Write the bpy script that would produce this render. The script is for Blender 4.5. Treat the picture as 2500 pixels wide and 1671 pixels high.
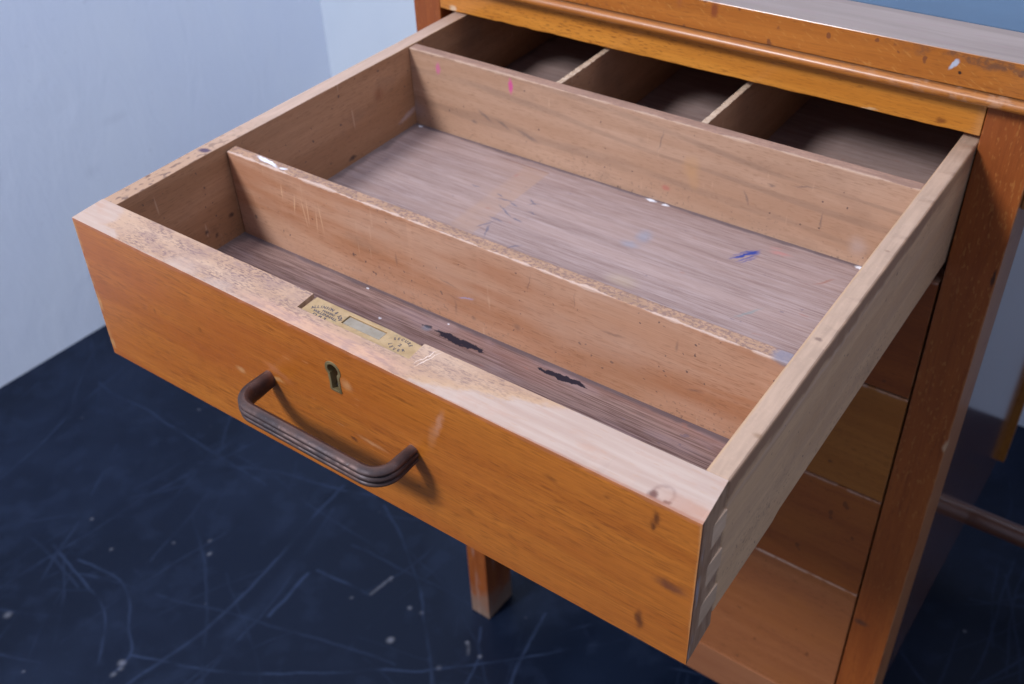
import bpy, bmesh, math, random
import numpy as np
from mathutils import Vector, Matrix, Euler
random.seed(7)
for o in list(bpy.data.objects): bpy.data.objects.remove(o)
SC = bpy.context.scene
COL = SC.collection
S = 0.9                                    # model units (drawer 0.42 wide) to metres

# ------------------------------------------------------------------ camera, world, lamps, exposure
cam_d = bpy.data.cameras.new('camera'); cam = bpy.data.objects.new('camera', cam_d); COL.objects.link(cam)
cam.location = Vector((0.54276, -0.26544, 0.30439)) * S
cam.rotation_euler = (0.90963, 0.03748, 0.63636)
cam_d.sensor_width = 36; cam_d.lens = 36.36; cam_d.clip_start = 0.01; cam_d.clip_end = 60
cam_d.dof.use_dof = True; cam_d.dof.focus_distance = 0.535 * S; cam_d.dof.aperture_fstop = 14.0
SC.camera = cam
W_ = bpy.data.worlds.new('World'); SC.world = W_; W_.use_nodes = True
bg = W_.node_tree.nodes['Background']; bg.inputs[0].default_value = (0.74, 0.88, 1.27, 1); bg.inputs[1].default_value = 0.40
SC.view_settings.view_transform = 'Standard'; SC.view_settings.look = 'None'
SC.view_settings.exposure = 0; SC.view_settings.gamma = 1
def lamp(name, loc, target, size, power, color):
    d = bpy.data.lights.new(name, 'AREA'); d.shape = 'DISK'; d.size = size * S; d.energy = power; d.color = color
    o = bpy.data.objects.new(name, d); COL.objects.link(o)
    o.location = Vector(loc) * S
    o.rotation_euler = (Vector(target) - Vector(loc)).to_track_quat('-Z', 'Y').to_euler()
    return o
lamp('window_lamp', (-0.58, -1.52, 1.46), (0.2, 0.1, 0.0), 0.50, 47, (0.94, 0.955, 1.01))
lamp('wall_fill', (0.85, 0.32, 1.90), (-0.55, 0.35, -0.1), 1.5, 13, (0.84, 0.91, 1.12))  # unseen fill, added to brighten the left wall

# ------------------------------------------------------------------ fitted dimensions
W, T, H, L = 0.42, 0.0265, 0.1035, 0.368
ZF = -0.0683                               # drawer floor
FLOOR = -0.8038
DRO = Vector((0.21, 0.2, -0.1))            # origin of the open drawer
DKO = Vector((0.2, 0.58, FLOOR))           # origin of the desk

# ------------------------------------------------------------------ mesh helpers
def link(name, me, mat, parent=None):
    o = bpy.data.objects.new(name, me); COL.objects.link(o)
    if mat: me.materials.append(mat)
    if parent: o.parent = parent
    return o
def thing(name, origin, label, cat, group=None):
    o = bpy.data.objects.new(name, None); COL.objects.link(o); o.empty_display_size = 0.05
    o.location = Vector(origin) * S
    o['label'] = label; o['category'] = cat
    if group: o['group'] = group
    return o
def voxel(xs, ys, zs, filled=lambda i, j, k: True):
    bm = bmesh.new(); vc = {}
    def v(i, j, k):
        if (i, j, k) not in vc: vc[i, j, k] = bm.verts.new((xs[i], ys[j], zs[k]))
        return vc[i, j, k]
    nx, ny, nz = len(xs) - 1, len(ys) - 1, len(zs) - 1
    f = lambda i, j, k: 0 <= i < nx and 0 <= j < ny and 0 <= k < nz and filled(i, j, k)
    for i in range(nx):
        for j in range(ny):
            for k in range(nz):
                if not f(i, j, k): continue
                if not f(i-1, j, k): bm.faces.new((v(i,j,k), v(i,j,k+1), v(i,j+1,k+1), v(i,j+1,k)))
                if not f(i+1, j, k): bm.faces.new((v(i+1,j,k), v(i+1,j+1,k), v(i+1,j+1,k+1), v(i+1,j,k+1)))
                if not f(i, j-1, k): bm.faces.new((v(i,j,k), v(i+1,j,k), v(i+1,j,k+1), v(i,j,k+1)))
                if not f(i, j+1, k): bm.faces.new((v(i,j+1,k), v(i,j+1,k+1), v(i+1,j+1,k+1), v(i+1,j+1,k)))
                if not f(i, j, k-1): bm.faces.new((v(i,j,k), v(i,j+1,k), v(i+1,j+1,k), v(i+1,j,k)))
                if not f(i, j, k+1): bm.faces.new((v(i,j,k+1), v(i+1,j,k+1), v(i+1,j+1,k+1), v(i,j+1,k+1)))
    return bm
def box(x0, x1, y0, y1, z0, z1): return voxel([x0, x1], [y0, y1], [z0, z1])
def finish(bm, org, bevel=0.0006, seg=2, warp=None, smooth=False):
    if warp:
        for v in bm.verts: v.co = Vector(warp(v.co))
    bmesh.ops.recalc_face_normals(bm, faces=bm.faces[:])
    if bevel:
        es = [e for e in bm.edges if len(e.link_faces) == 2 and e.calc_face_angle(0) > 0.5]
        bmesh.ops.bevel(bm, geom=es, offset=bevel, segments=seg, profile=0.6, affect='EDGES', clamp_overlap=True)
    for v in bm.verts: v.co = (v.co - org) * S
    me = bpy.data.meshes.new('mesh'); bm.to_mesh(me); bm.free()
    if smooth:
        for p in me.polygons: p.use_smooth = True
        me.set_sharp_from_angle(angle=0.7)
    return me
def part(name, bm, org, mat, parent, **kw): return link(name, finish(bm, org, **kw), mat, parent)
def jitter_edge(bm, axis, step, test, amp, along):
    """cut a box into slices along an axis and nibble the vertices that pass the test (chipped, worn arris)"""
    lo = min(v.co[along] for v in bm.verts); hi = max(v.co[along] for v in bm.verts)
    c = lo + step
    nrm = [0, 0, 0]; nrm[along] = 1
    while c < hi - step * .5:
        p = [0, 0, 0]; p[along] = c
        bmesh.ops.bisect_plane(bm, geom=bm.verts[:] + bm.edges[:] + bm.faces[:], plane_co=p, plane_no=nrm)
        c += step * random.uniform(.7, 1.3)
    for v in bm.verts:
        if test(v.co): v.co += Vector(axis) * random.uniform(0, 1) ** 2 * amp
def poly_prism(pts, y0, y1):
    bm = bmesh.new()
    a = [bm.verts.new((x, y0, z)) for x, z in pts]; b = [bm.verts.new((x, y1, z)) for x, z in pts]
    n = len(pts)
    bm.faces.new(a); bm.faces.new(b[::-1])
    for i in range(n): bm.faces.new((a[i], b[i], b[(i+1) % n], a[(i+1) % n]))
    return bm
def ring_prism(po, pi, y0, y1):
    bm = bmesh.new(); n = len(po)
    V = [[bm.verts.new((x, y, z)) for x, z in P] for y in (y0, y1) for P in (po, pi)]
    for i in range(n):
        j = (i+1) % n
        bm.faces.new((V[0][i], V[1][i], V[1][j], V[0][j])); bm.faces.new((V[2][i], V[2][j], V[3][j], V[3][i]))
        bm.faces.new((V[0][i], V[0][j], V[2][j], V[2][i])); bm.faces.new((V[1][i], V[3][i], V[3][j], V[1][j]))
    return bm
def keyhole(cx, cz, r, hw_w, hw_b, zw, zb, n=20):
    """round head, waist, flared foot"""
    pts = []
    a0 = math.pi - math.asin(hw_w / r)
    for i in range(n + 1):
        a = -a0 + 2 * a0 * i / n
        pts.append((cx + r * math.sin(a), cz + r * math.cos(a)))
    pts += [(cx + hw_w, zw - .0012), (cx + hw_w * .97, (zw + zb) / 2), (cx + hw_b * .98, zb + .001), (cx + hw_b * .8, zb),
            (cx - hw_b * .8, zb), (cx - hw_b * .98, zb + .001), (cx - hw_w * .97, (zw + zb) / 2), (cx - hw_w, zw - .0012)]
    return pts

# ------------------------------------------------------------------ node helpers
class Mat:
    def __init__(s, name, org=(0, 0, 0), warp=0.004, wscale=140):
        s.m = bpy.data.materials.new(name); s.m.use_nodes = True; s.nt = s.m.node_tree
        s.b = s.nt.nodes['Principled BSDF']
        tc = s.nt.nodes.new('ShaderNodeTexCoord'); s.tc = tc
        s.P = s.vm('MULTIPLY_ADD', tc.outputs['Object'], (1/S,)*3, tuple(org))
        s.N = tc.outputs['Normal']
        nz = s.nt.nodes.new('ShaderNodeTexNoise'); nz.inputs['Scale'].default_value = wscale; nz.inputs['Detail'].default_value = 4
        nz.inputs['Roughness'].default_value = .65
        s.link(s.P, nz.inputs['Vector'])
        off = s.vm('SUBTRACT', nz.outputs['Color'], (.5, .5, .5))
        s.Pw = s.vm('MULTIPLY_ADD', off, (warp,)*3, s.P)
        s.col = None
    def link(s, a, b): s.nt.links.new(a, b)
    def put(s, sock, v):
        if isinstance(v, bpy.types.NodeSocket): s.link(v, sock)
        elif isinstance(v, (tuple, list)):
            v = tuple(v)
            if sock.type == 'RGBA' and len(v) == 3: v = v + (1,)
            sock.default_value = v
        else: sock.default_value = v
    def vm(s, op, a, b=None, c=None):
        n = s.nt.nodes.new('ShaderNodeVectorMath'); n.operation = op
        s.put(n.inputs[0], a)
        if b is not None: s.put(n.inputs[1], b)
        if c is not None: s.put(n.inputs[2], c)
        return n.outputs['Value'] if op in ('LENGTH', 'DOT_PRODUCT', 'DISTANCE') else n.outputs['Vector']
    def ma(s, op, a, b=0.0, c=0.0, clamp=False):
        n = s.nt.nodes.new('ShaderNodeMath'); n.operation = op; n.use_clamp = clamp
        s.put(n.inputs[0], a); s.put(n.inputs[1], b); s.put(n.inputs[2], c); return n.outputs[0]
    def mr(s, v, a, b, c=0.0, d=1.0, smooth=True):
        n = s.nt.nodes.new('ShaderNodeMapRange'); n.interpolation_type = 'SMOOTHSTEP' if smooth else 'LINEAR'
        s.put(n.inputs['Value'], v)
        for k, x in zip(('From Min', 'From Max', 'To Min', 'To Max'), (a, b, c, d)): s.put(n.inputs[k], x)
        return n.outputs['Result']
    def noise(s, scale, detail=3, rough=.55, dist=0.0, vec=None, off=(0, 0, 0)):
        v = s.vm('MULTIPLY_ADD', vec if vec is not None else s.P, tuple(scale), tuple(off))
        n = s.nt.nodes.new('ShaderNodeTexNoise'); n.inputs['Scale'].default_value = 1
        n.inputs['Detail'].default_value = detail; n.inputs['Roughness'].default_value = rough; n.inputs['Distortion'].default_value = dist
        s.link(v, n.inputs['Vector']); return n.outputs['Fac']
    def mix(s, f, a, b, blend='MIX'):
        n = s.nt.nodes.new('ShaderNodeMix'); n.data_type = 'RGBA'; n.blend_type = blend
        s.put(n.inputs[0], f); s.put(n.inputs[6], a); s.put(n.inputs[7], b); return n.outputs[2]
    def over(s, f, c, blend='MIX'): s.col = s.mix(f, s.col, c, blend)
    def xyz(s, v=None):
        n = s.nt.nodes.new('ShaderNodeSeparateXYZ'); s.link(v if v is not None else s.P, n.inputs[0]); return n.outputs
    def spot(s, c, r, rot=(0, 0, 0), soft=.35, warped=True, vec=None):
        n = s.nt.nodes.new('ShaderNodeMapping'); n.vector_type = 'TEXTURE'
        n.inputs['Location'].default_value = c; n.inputs['Rotation'].default_value = rot; n.inputs['Scale'].default_value = r
        s.link(vec if vec is not None else (s.Pw if warped else s.P), n.inputs['Vector'])
        return s.mr(s.vm('LENGTH', n.outputs[0]), 1 + soft, 1 - soft)
    def mark(s, c, r, col, rot=0, soft=.35, k=1.0, axis=2, warped=True):
        e = [0, 0, 0]; e[axis] = rot
        f = s.spot(c, r, tuple(e), soft, warped)
        if k != 1: f = s.ma('MULTIPLY', f, k)
        s.over(f, col)
    def done(s, rough=.5, coat=0, coat_r=.2, spec=.4, bump=None, bstr=.2, bdist=.0005, metal=0):
        s.put(s.b.inputs['Base Color'], s.col); s.put(s.b.inputs['Roughness'], rough)
        s.put(s.b.inputs['Metallic'], metal); s.put(s.b.inputs['Specular IOR Level'], spec)
        s.put(s.b.inputs['Coat Weight'], coat); s.put(s.b.inputs['Coat Roughness'], coat_r)
        if bump is not None:
            n = s.nt.nodes.new('ShaderNodeBump'); n.inputs['Strength'].default_value = bstr; n.inputs['Distance'].default_value = bdist
            s.link(bump, n.inputs['Height']); s.link(n.outputs[0], s.b.inputs['Normal'])
        return s.m
def ax3(axis, along, across):
    v = [across] * 3; v[axis] = along; return tuple(v)
def grain(M, axis, dark, light, fleck, fl=.7, fibre=.35, seed=0.0, flo=.57, fhi=.68, fa=150, fx=1250, big=(3.5, 55)):
    """beech-like figure: broad tone bands, fine fibre and short dark dashes along the grain"""
    off = (seed * 3.1, seed * 7.7, seed * 5.3)
    g = M.noise(ax3(axis, *big), 4, .6, .6, off=off)
    M.col = M.mix(M.mr(g, .3, .7), dark, light)
    f2 = M.noise(ax3(axis, 24, 1100), 3, .65, off=off)
    M.over(M.mr(f2, .35, .65, fibre, 0), M.mix(.5, dark, fleck))
    f3 = M.noise(ax3(axis, fa, fx), 1, .4, off=off)
    dens = M.noise(ax3(axis, 9, 40), 2, .5, off=(off[0] + 9, off[1], off[2]))
    M.over(M.ma('MULTIPLY', M.mr(f3, flo, fhi, 0, fl), M.mr(dens, .3, .6, .35, 1)), fleck)
    return f2, f3
def speck(M, scale, lo, hi, col, k=1.0, off=(0, 0, 0), mask=None):
    f = M.mr(M.noise(scale, 1, .5, off=off), lo, hi, 0, k)
    if mask is not None: f = M.ma('MULTIPLY', f, mask)
    M.over(f, col)

# ------------------------------------------------------------------ materials of the open drawer
def mat_front():
    M = Mat('varnished_beech_front', DRO, .005, 160)
    f2, f3 = grain(M, 0, (.40, .112, .0125), (.52, .172, .022), (.17, .046, .006), fl=.50, fibre=.46, flo=.52, fhi=.66, fa=110, fx=1350)
    x, y, z = M.xyz()
    xn, yn, zn = M.xyz(M.N)
    # redder worn varnish towards the left and the top
    red = M.noise((7, 7, 16), 3, .5)
    M.over(M.ma('MULTIPLY', M.mr(red, .40, .70, 0, .6), M.mr(x, .30, .08, .4, 1)), (.36, .086, .014))
    # scuffs and dents on the face
    M.mark((.2812, 0, -.0195), (.0018, .004, .0085), (.52, .25, .15), .35, .7, .55, 1)
    M.mark((.2760, 0, -.0300), (.0022, .004, .0080), (.50, .22, .10), .25, .8, .4, 1)
    M.mark((.2200, 0, -.0250), (.0030, .004, .0030), (.60, .32, .14), 0, .8, .5, 1)
    M.mark((.1640, 0, -.0480), (.0040, .004, .0016), (.62, .36, .16), 0, .7, .5, 1)
    M.mark((.1320, 0, -.0560), (.0030, .004, .0020), (.62, .36, .16), 0, .8, .45, 1)
    M.mark((.1650, 0, -.0420), (.0090, .004, .0024), (.46, .17, .08), .3, .8, .4, 1)
    M.mark((.2320, 0, -.0600), (.0080, .004, .0012), (.58, .32, .16), .05, .8, .5, 1)
    M.mark((.2180, 0, -.0640), (.0020, .004, .0012), (.10, .03, .01), 0, .7, .8, 1)
    sc = M.noise((60, 60, 420), 2, .6, off=(4, 4, 4))
    M.over(M.ma('MULTIPLY', M.mr(sc, .68, .76, 0, .5), M.spot((.215, 0, -.048), (.07, .02, .028), soft=.6)), (.60, .34, .17))
    for c, r in (((.4003, 0, -.010), (.0016, .004, .004)), ((.3948, 0, -.086), (.0018, .004, .006)), ((.3955, 0, -.1035), (.0045, .006, .0022)),
                 ((.3990, 0, -.016), (.0012, .004, .0022)), ((.409, 0, -.050), (.006, .004, .003)), ((.346, 0, -.018), (.003, .004, .0016)),
                 ((.1020, 0, -.040), (.0012, .004, .002)), ((.0600, 0, -.044), (.0012, .004, .0016)), ((.268, 0, -.083), (.0024, .004, .001)),
                 ((.262, 0, -.074), (.0010, .004, .001)), ((.268, 0, -.070), (.0014, .004, .0008)), ((.376, 0, -.012), (.002, .004, .001))):
        M.mark(c, r, (.07, .018, .006), 0, .8, .8 if c[0] > .39 else .4, 1)
    M.mark((.4095, 0, -.0500), (.007, .004, .0028), (.24, .08, .04), 0, .9, .35, 1)
    # pale worn arrises: left end, foot, right end
    wn = M.noise((60, 60, 90), 3, .6)
    edge = M.ma('MULTIPLY', M.mr(M.ma('SUBTRACT', x, M.ma('MULTIPLY', wn, .0022)), .0002, -.0004), M.mr(wn, .42, .6))
    M.over(M.ma('MULTIPLY', edge, .45), (.55, .33, .13))
    edge = M.mr(M.ma('ADD', x, M.ma('MULTIPLY', wn, .003)), .4212, .4224)
    M.over(M.ma('MULTIPLY', M.ma('MULTIPLY', edge, .6), M.mr(yn, -.3, -.6)), (.55, .26, .10))
    edge = M.mr(M.ma('ADD', z, M.ma('MULTIPLY', wn, .0035)), -.0008, .0002)
    M.over(M.ma('MULTIPLY', edge, .5), (.42, .15, .07))
    # ---- the top edge: grimy stained finish, with raw wood where hands have worn it through
    stain = M.mix(M.mr(M.noise((9, 60, 60), 3), .3, .7), (.46, .275, .17), (.56, .37, .25))
    dens = M.ma('MULTIPLY', M.mr(M.noise((26, 90, 40), 3, .6, off=(2, 0, 0)), .36, .62), M.mr(x, .03, .06, .35, 1))
    dens = M.ma('MULTIPLY', dens, M.mr(x, .16, .26, 1, .55))
    sp = M.mr(M.noise((300, 900, 300), 3, .65, off=(5, 1, 0)), .44, .62)
    stain = M.mix(M.ma('MULTIPLY', sp, M.ma('MULTIPLY', dens, .85)), stain, (.15, .085, .085))
    sp2 = M.mr(M.noise((190, 800, 300), 2, .6, off=(1, 8, 0)), .57, .68, 0, .55)
    stain = M.mix(sp2, stain, (.17, .10, .09))
    sm = M.ma('MULTIPLY', M.mr(M.noise((48, 120, 60), 5, .7, off=(7, 2, 0)), .42, .66), M.ma('MULTIPLY', M.mr(x, .02, .07), M.mr(x, .20, .12, .35, 1)))
    stain = M.mix(M.ma('MULTIPLY', sm, .55), stain, (.27, .165, .15))
    rawn = M.noise((12, 200, 40), 3)
    raw = M.mix(M.mr(rawn, .3, .7), (.46, .315, .245), (.53, .395, .32))
    raw = M.mix(M.mr(M.noise((110, 700, 300), 1), .62, .72, 0, .45), raw, (.48, .30, .20))
    wob = M.ma('MULTIPLY_ADD', M.noise((60, 130, 50), 6, .72), .017, -.0085)
    bound = M.ma('ADD', M.mr(x, .247, .352, -.004, .031, smooth=False), wob)
    m1 = M.mr(M.ma('SUBTRACT', bound, y), -.0022, .0030)
    m2 = M.spot((.004, .015, 0), (.021, .016, .02), soft=.12)
    m3 = M.spot((.028, .004, 0), (.013, .0045, .02), soft=.2)
    m4 = M.ma('MULTIPLY', M.spot((.096, .0055, 0), (.013, .0050, .02), soft=.5), .75)
    m5 = M.ma('MULTIPLY', M.spot((.126, .0040, 0), (.009, .0040, .02), soft=.6), .75)
    m6 = M.ma('MULTIPLY', M.mr(y, .0045, .0015), M.mr(M.noise((25, 10, 10), 2), .4, .6))
    mk = m1
    for q in (m2, m3, m4, m5, m6): mk = M.ma('MAXIMUM', mk, q)
    halo = M.ma('MULTIPLY', M.mr(M.ma('SUBTRACT', bound, y), -.006, 0), M.mr(M.ma('SUBTRACT', bound, y), .0015, 0))
    top = M.mix(M.ma('MULTIPLY', halo, .5), stain, (.56, .34, .18))
    pk = M.mr(M.noise((40, 110, 60), 4, .65, off=(9, 9, 0)), .50, .70, 0, .45)
    raw = M.mix(pk, raw, (.50, .29, .20))
    top = M.mix(M.ma('MULTIPLY', mk, .96), top, raw)
    strip = M.ma('MULTIPLY', M.mr(y, .012, .006), M.ma('MULTIPLY', M.mr(x, .13, .17), M.mr(x, .27, .24)))
    top = M.mix(M.ma('MULTIPLY', strip, .75), top, M.mix(M.mr(M.noise((80, 400, 100), 2), .4, .65), (.60, .34, .22), (.42, .24, .19)))
    # scratches beside the lock and burn at the right-hand corner
    for c, r, rot in (((.2605, .0195, 0), (.0003, .006, .01), -.25), ((.2625, .018, 0), (.0003, .007, .01), -.3)):
        top = M.mix(M.ma('MULTIPLY', M.spot(c, r, (0, 0, rot), .6), .8), top, (.85, .68, .56))
    ring = M.ma('MULTIPLY', M.spot((.4000, .0045, 0), (.0048, .0052, .02), soft=.3, warped=False), M.ma('SUBTRACT', 1, M.spot((.4004, .0052, 0), (.0036, .0040, .02), soft=.35)))
    top = M.mix(M.ma('MULTIPLY', ring, .6), top, (.17, .065, .06))
    for c, r in (((.396, .0025, 0), (.0022, .0016, .01)), ((.4035, .0015, 0), (.0016, .0012, .01))):
        top = M.mix(M.ma('MULTIPLY', M.spot(c, r, soft=.6), .8), top, (.11, .03, .02))
    top = M.mix(M.ma('MULTIPLY', M.spot((.414, .003, 0), (.013, .0045, .02), soft=.7), .55), top, (.44, .21, .13))
    top = M.mix(M.mr(M.ma('SUBTRACT', y, M.ma('MULTIPLY', wn, .0016)), .0006, -.0006, 0, .6), top, (.36, .13, .06))
    up = M.mr(zn, .55, .8)
    M.over(up, top)
    # end grain on the right, with a smear of blue-grey paint
    endc = M.mix(M.mr(M.noise((40, 300, 60), 3), .35, .65), (.29, .17, .10), (.41, .26, .165))
    endc = M.mix(M.ma('MULTIPLY', M.mr(M.noise((1, 260, 70), 3, off=(1, 1, 1)), .52, .62), M.ma('MULTIPLY', M.mr(y, .006, .004), .7)), endc, (.38, .37, .42))
    endc = M.mix(M.mr(y, .0018, .0008, 0, .8), endc, (.10, .035, .02))
    M.over(M.ma('MULTIPLY', M.mr(xn, .6, .8), 1), endc)
    M.over(M.ma('MULTIPLY', M.mr(yn, .6, .8), 1), (.30, .15, .08))
    rough = M.mr(up, 0, 1, .36, .62)
    return M.done(rough, M.mr(up, 0, 1, .35, .05), .22, .45, M.ma('ADD', f2, M.ma('MULTIPLY', f3, .6)), .12, .0004)

def inside_wood(name, axis, dark, light, fleck, seed, topc, org=DRO, zt=0.0, arris=(.72, .52, .38), arris_k=.8, figure=0.0, grime=True, topspeck=.7, rough=.52, marks=None, arr_y=None, fk=.35):
    """thin inner boards of the drawer; the sawn top edge has its own colour"""
    M = Mat(name, org, .004, 170)
    f2, f3 = grain(M, axis, dark, light, fleck, fl=fk, fibre=.25, seed=seed, big=(5, 40))
    x, y, z = M.xyz(); xn, yn, zn = M.xyz(M.N)
    if figure:
        v = M.vm('MULTIPLY', M.P, ax3(axis, 1.3, 11)); w = M.nt.nodes.new('ShaderNodeTexWave'); w.wave_type = 'BANDS'
        w.bands_direction = 'Z'; w.inputs['Scale'].default_value = 1.25; w.inputs['Distortion'].default_value = 9.0; w.inputs['Detail'].default_value = 3
        w.inputs['Detail Scale'].default_value = 1.3; M.link(v, w.inputs['Vector'])
        ln = M.ma('MULTIPLY', M.mr(w.outputs['Fac'], .80, .99, 0, figure), M.mr(M.noise(ax3(axis, 12, 60), 3), .3, .6, .2, 1))
        M.over(ln, (.19, .125, .095))
        cloud = M.noise(ax3(axis, 10, 30), 4, .6, 1.0, off=(3, 3, 3))
        M.over(M.mr(cloud, .55, .78, 0, .35), (.26, .15, .10))
    if grime:
        cl = M.noise((22, 22, 34), 5, .62, off=(seed, 2, 2))
        M.over(M.mr(cl, .55, .75, 0, .28), (.16, .10, .075))
        gm = M.ma('MULTIPLY', M.mr(z, ZF + .030, ZF + .002), M.mr(cl, .35, .6))
        speck(M, (480, 480, 480), .62, .72, (.09, .06, .055), .5, (seed, 0, 0), gm)
        speck(M, (260, 260, 260), .745, .775, (.06, .04, .05), .75, (seed + 4, 0, 0))
        sc = M.noise((260, 260, 30), 1, .5, off=(seed, 9, 9))
        M.over(M.ma('MULTIPLY', M.mr(sc, .70, .76, 0, .35), M.mr(cl, .45, .6)), (.66, .44, .30))
    if marks: marks(M, x, y, z)
    up = M.mr(zn, .55, .8)
    if arr_y is not None:
        wn = M.noise((45, 45, 45), 4, .65, off=(seed, 5, 5))
        a = M.mr(M.ma('SUBTRACT', y, M.ma('MULTIPLY', M.ma('SUBTRACT', wn, .42), .009)), arr_y + .0005, arr_y - .0005)
        b = M.mr(M.ma('MULTIPLY_ADD', M.ma('SUBTRACT', wn, .5), .007, z), zt - .0011, zt - .0004)
        tp = M.mix(M.mr(M.noise((40, 300, 100), 3), .3, .7), topc, tuple(c * .72 for c in topc))
        tp = M.mix(M.mr(M.noise((480, 620, 330), 3, .65, off=(seed, 0, 3)), .45, .60, 0, topspeck), tp, (.20, .115, .10))
        M.over(up, tp)
        M.over(M.ma('MULTIPLY', M.ma('MAXIMUM', M.ma('MULTIPLY', a, up), M.ma('MULTIPLY', b, M.ma('SUBTRACT', 1, up))), arris_k), arris)
    else:
        tp = M.mix(M.mr(M.noise((300, 30, 100), 3), .3, .7), topc, tuple(c * .85 for c in topc))
        M.over(up, tp)
    return M, (x, y, z), (xn, yn, zn), up, (f2, f3)

def mat_side_left():
    M, (x, y, z), N, up, f = inside_wood('drawer_side_beech', 1, (.325, .160, .080), (.43, .230, .125), (.14, .065, .035), 1.3, (.56, .385, .29))
    # older brown finish and speckle at the front end of the sawn edge
    fr = M.ma('MULTIPLY', up, M.mr(M.ma('ADD', y, M.ma('MULTIPLY', M.noise((60, 30, 30), 3), .05)), .20, .09))
    M.over(M.ma('MULTIPLY', fr, .75), (.42, .245, .145))
    speck(M, (300, 160, 200), .53, .66, (.14, .085, .07), .75, (1, 2, 0), fr)
    M.mark((.006, .1015, 0), (.0042, .0026, .004), (.07, .045, .09), .5, .4, .9)
    M.mark((.0125, .262, -.027), (.003, .0045, .0045), (.22, .075, .035), 0, .7, .55)
    for c, r in (((.0125, .083, -.052), (.002, .0016, .0016)), ((.0125, .106, -.0500), (.002, .0022, .0022)), ((.0125, .090, -.058), (.002, .0016, .002)),
                 ((.0125, .125, -.047), (.002, .004, .0010)), ((.0125, .225, -.064), (.002, .004, .0016)), ((.0125, .203, -.058), (.002, .0010, .0008))):
        M.mark(c, r, (.05, .03, .03), 0, .5, .85)
    M.mark((.0125, .292, -.057), (.002, .010, .0022), (.52, .42, .42), .25, .6, .5, 0)
    wn = M.noise((40, 40, 40), 3)
    line = M.ma('MULTIPLY', M.mr(M.ma('SUBTRACT', x, M.ma('MULTIPLY', wn, .0010)), .0108, .0115), up)
    M.over(M.ma('MULTIPLY', line, .5), (.72, .50, .26))
    return M.done(M.mr(up, 0, 1, .5, .65), 0, .2, .35, M.ma('ADD', f[0], f[1]), .15, .0004)

def mat_side_right():
    M, (x, y, z), (xn, yn, zn), up, f = inside_wood('raw_beech_side', 1, (.485, .295, .165), (.595, .38, .22), (.30, .185, .11), 2.1, (.505, .34, .238))
    fine = M.noise((500, 500, 500), 2)
    M.over(M.ma('MULTIPLY', M.mr(fine, .56, .68, 0, .25), up), (.56, .37, .26))
    # worn and dirtied outer shoulder: brown ragged band under the top arris
    rag = M.noise((60, 34, 60), 5, .65, off=(3, 0, 0))
    band = M.ma('MULTIPLY', M.mr(M.ma('MULTIPLY_ADD', rag, .016, z), -.0065, -.0012), M.mr(xn, .2, .75))
    band2 = M.ma('MULTIPLY', M.mr(M.noise((1, 8, 150), 3, .6, off=(2, 2, 2)), .45, .65), M.mr(z, -.026, -.008))
    o = M.mr(xn, .5, .8)
    M.over(M.ma('MULTIPLY', M.ma('MULTIPLY', o, M.mr(M.noise((1, 7, 120), 4, .6), .42, .66)), .5), (.42, .265, .165))
    M.over(M.ma('MULTIPLY', M.ma('MULTIPLY', o, band2), .6), (.31, .185, .115))
    M.over(M.ma('MULTIPLY', M.ma('MULTIPLY', band, M.mr(y, .335, .28)), .9), (.27, .15, .09))
    M.over(M.ma('MULTIPLY', M.spot((.42, .12, -.015), (.01, .10, .0016), (.02, 0, 0), .8), .15), (.46, .42, .46))
    wn = M.noise((55, 40, 55), 5, .7, off=(8, 0, 0))
    rg = M.mr(M.ma('MULTIPLY_ADD', wn, .006, x), .4215, .4226)
    M.over(M.ma('MULTIPLY', M.ma('MULTIPLY', rg, up), .65), (.42, .245, .15))
    wn2 = M.noise((55, 50, 55), 3, .7, off=(1, 0, 0))
    M.over(M.ma('MULTIPLY', M.mr(M.ma('MULTIPLY_ADD', wn2, -.0022, x), .4088, .4078), M.ma('MULTIPLY', up, .45)), (.50, .30, .15))
    M.mark((.413, .1345, 0), (.0016, .0012, .004), (.20, .12, .09), 0, .6, .8)
    M.mark((.4185, .058, -.001), (.003, .0016, .003), (.28, .16, .09), 0, .6, .7)
    M.mark((.4145, .225, 0), (.0012, .001, .004), (.30, .18, .12), 0, .6, .7)
    return M.done(.62, 0, .2, .3, M.ma('ADD', f[0], M.ma('MULTIPLY', rag, .8)), .22, .0006)

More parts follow.
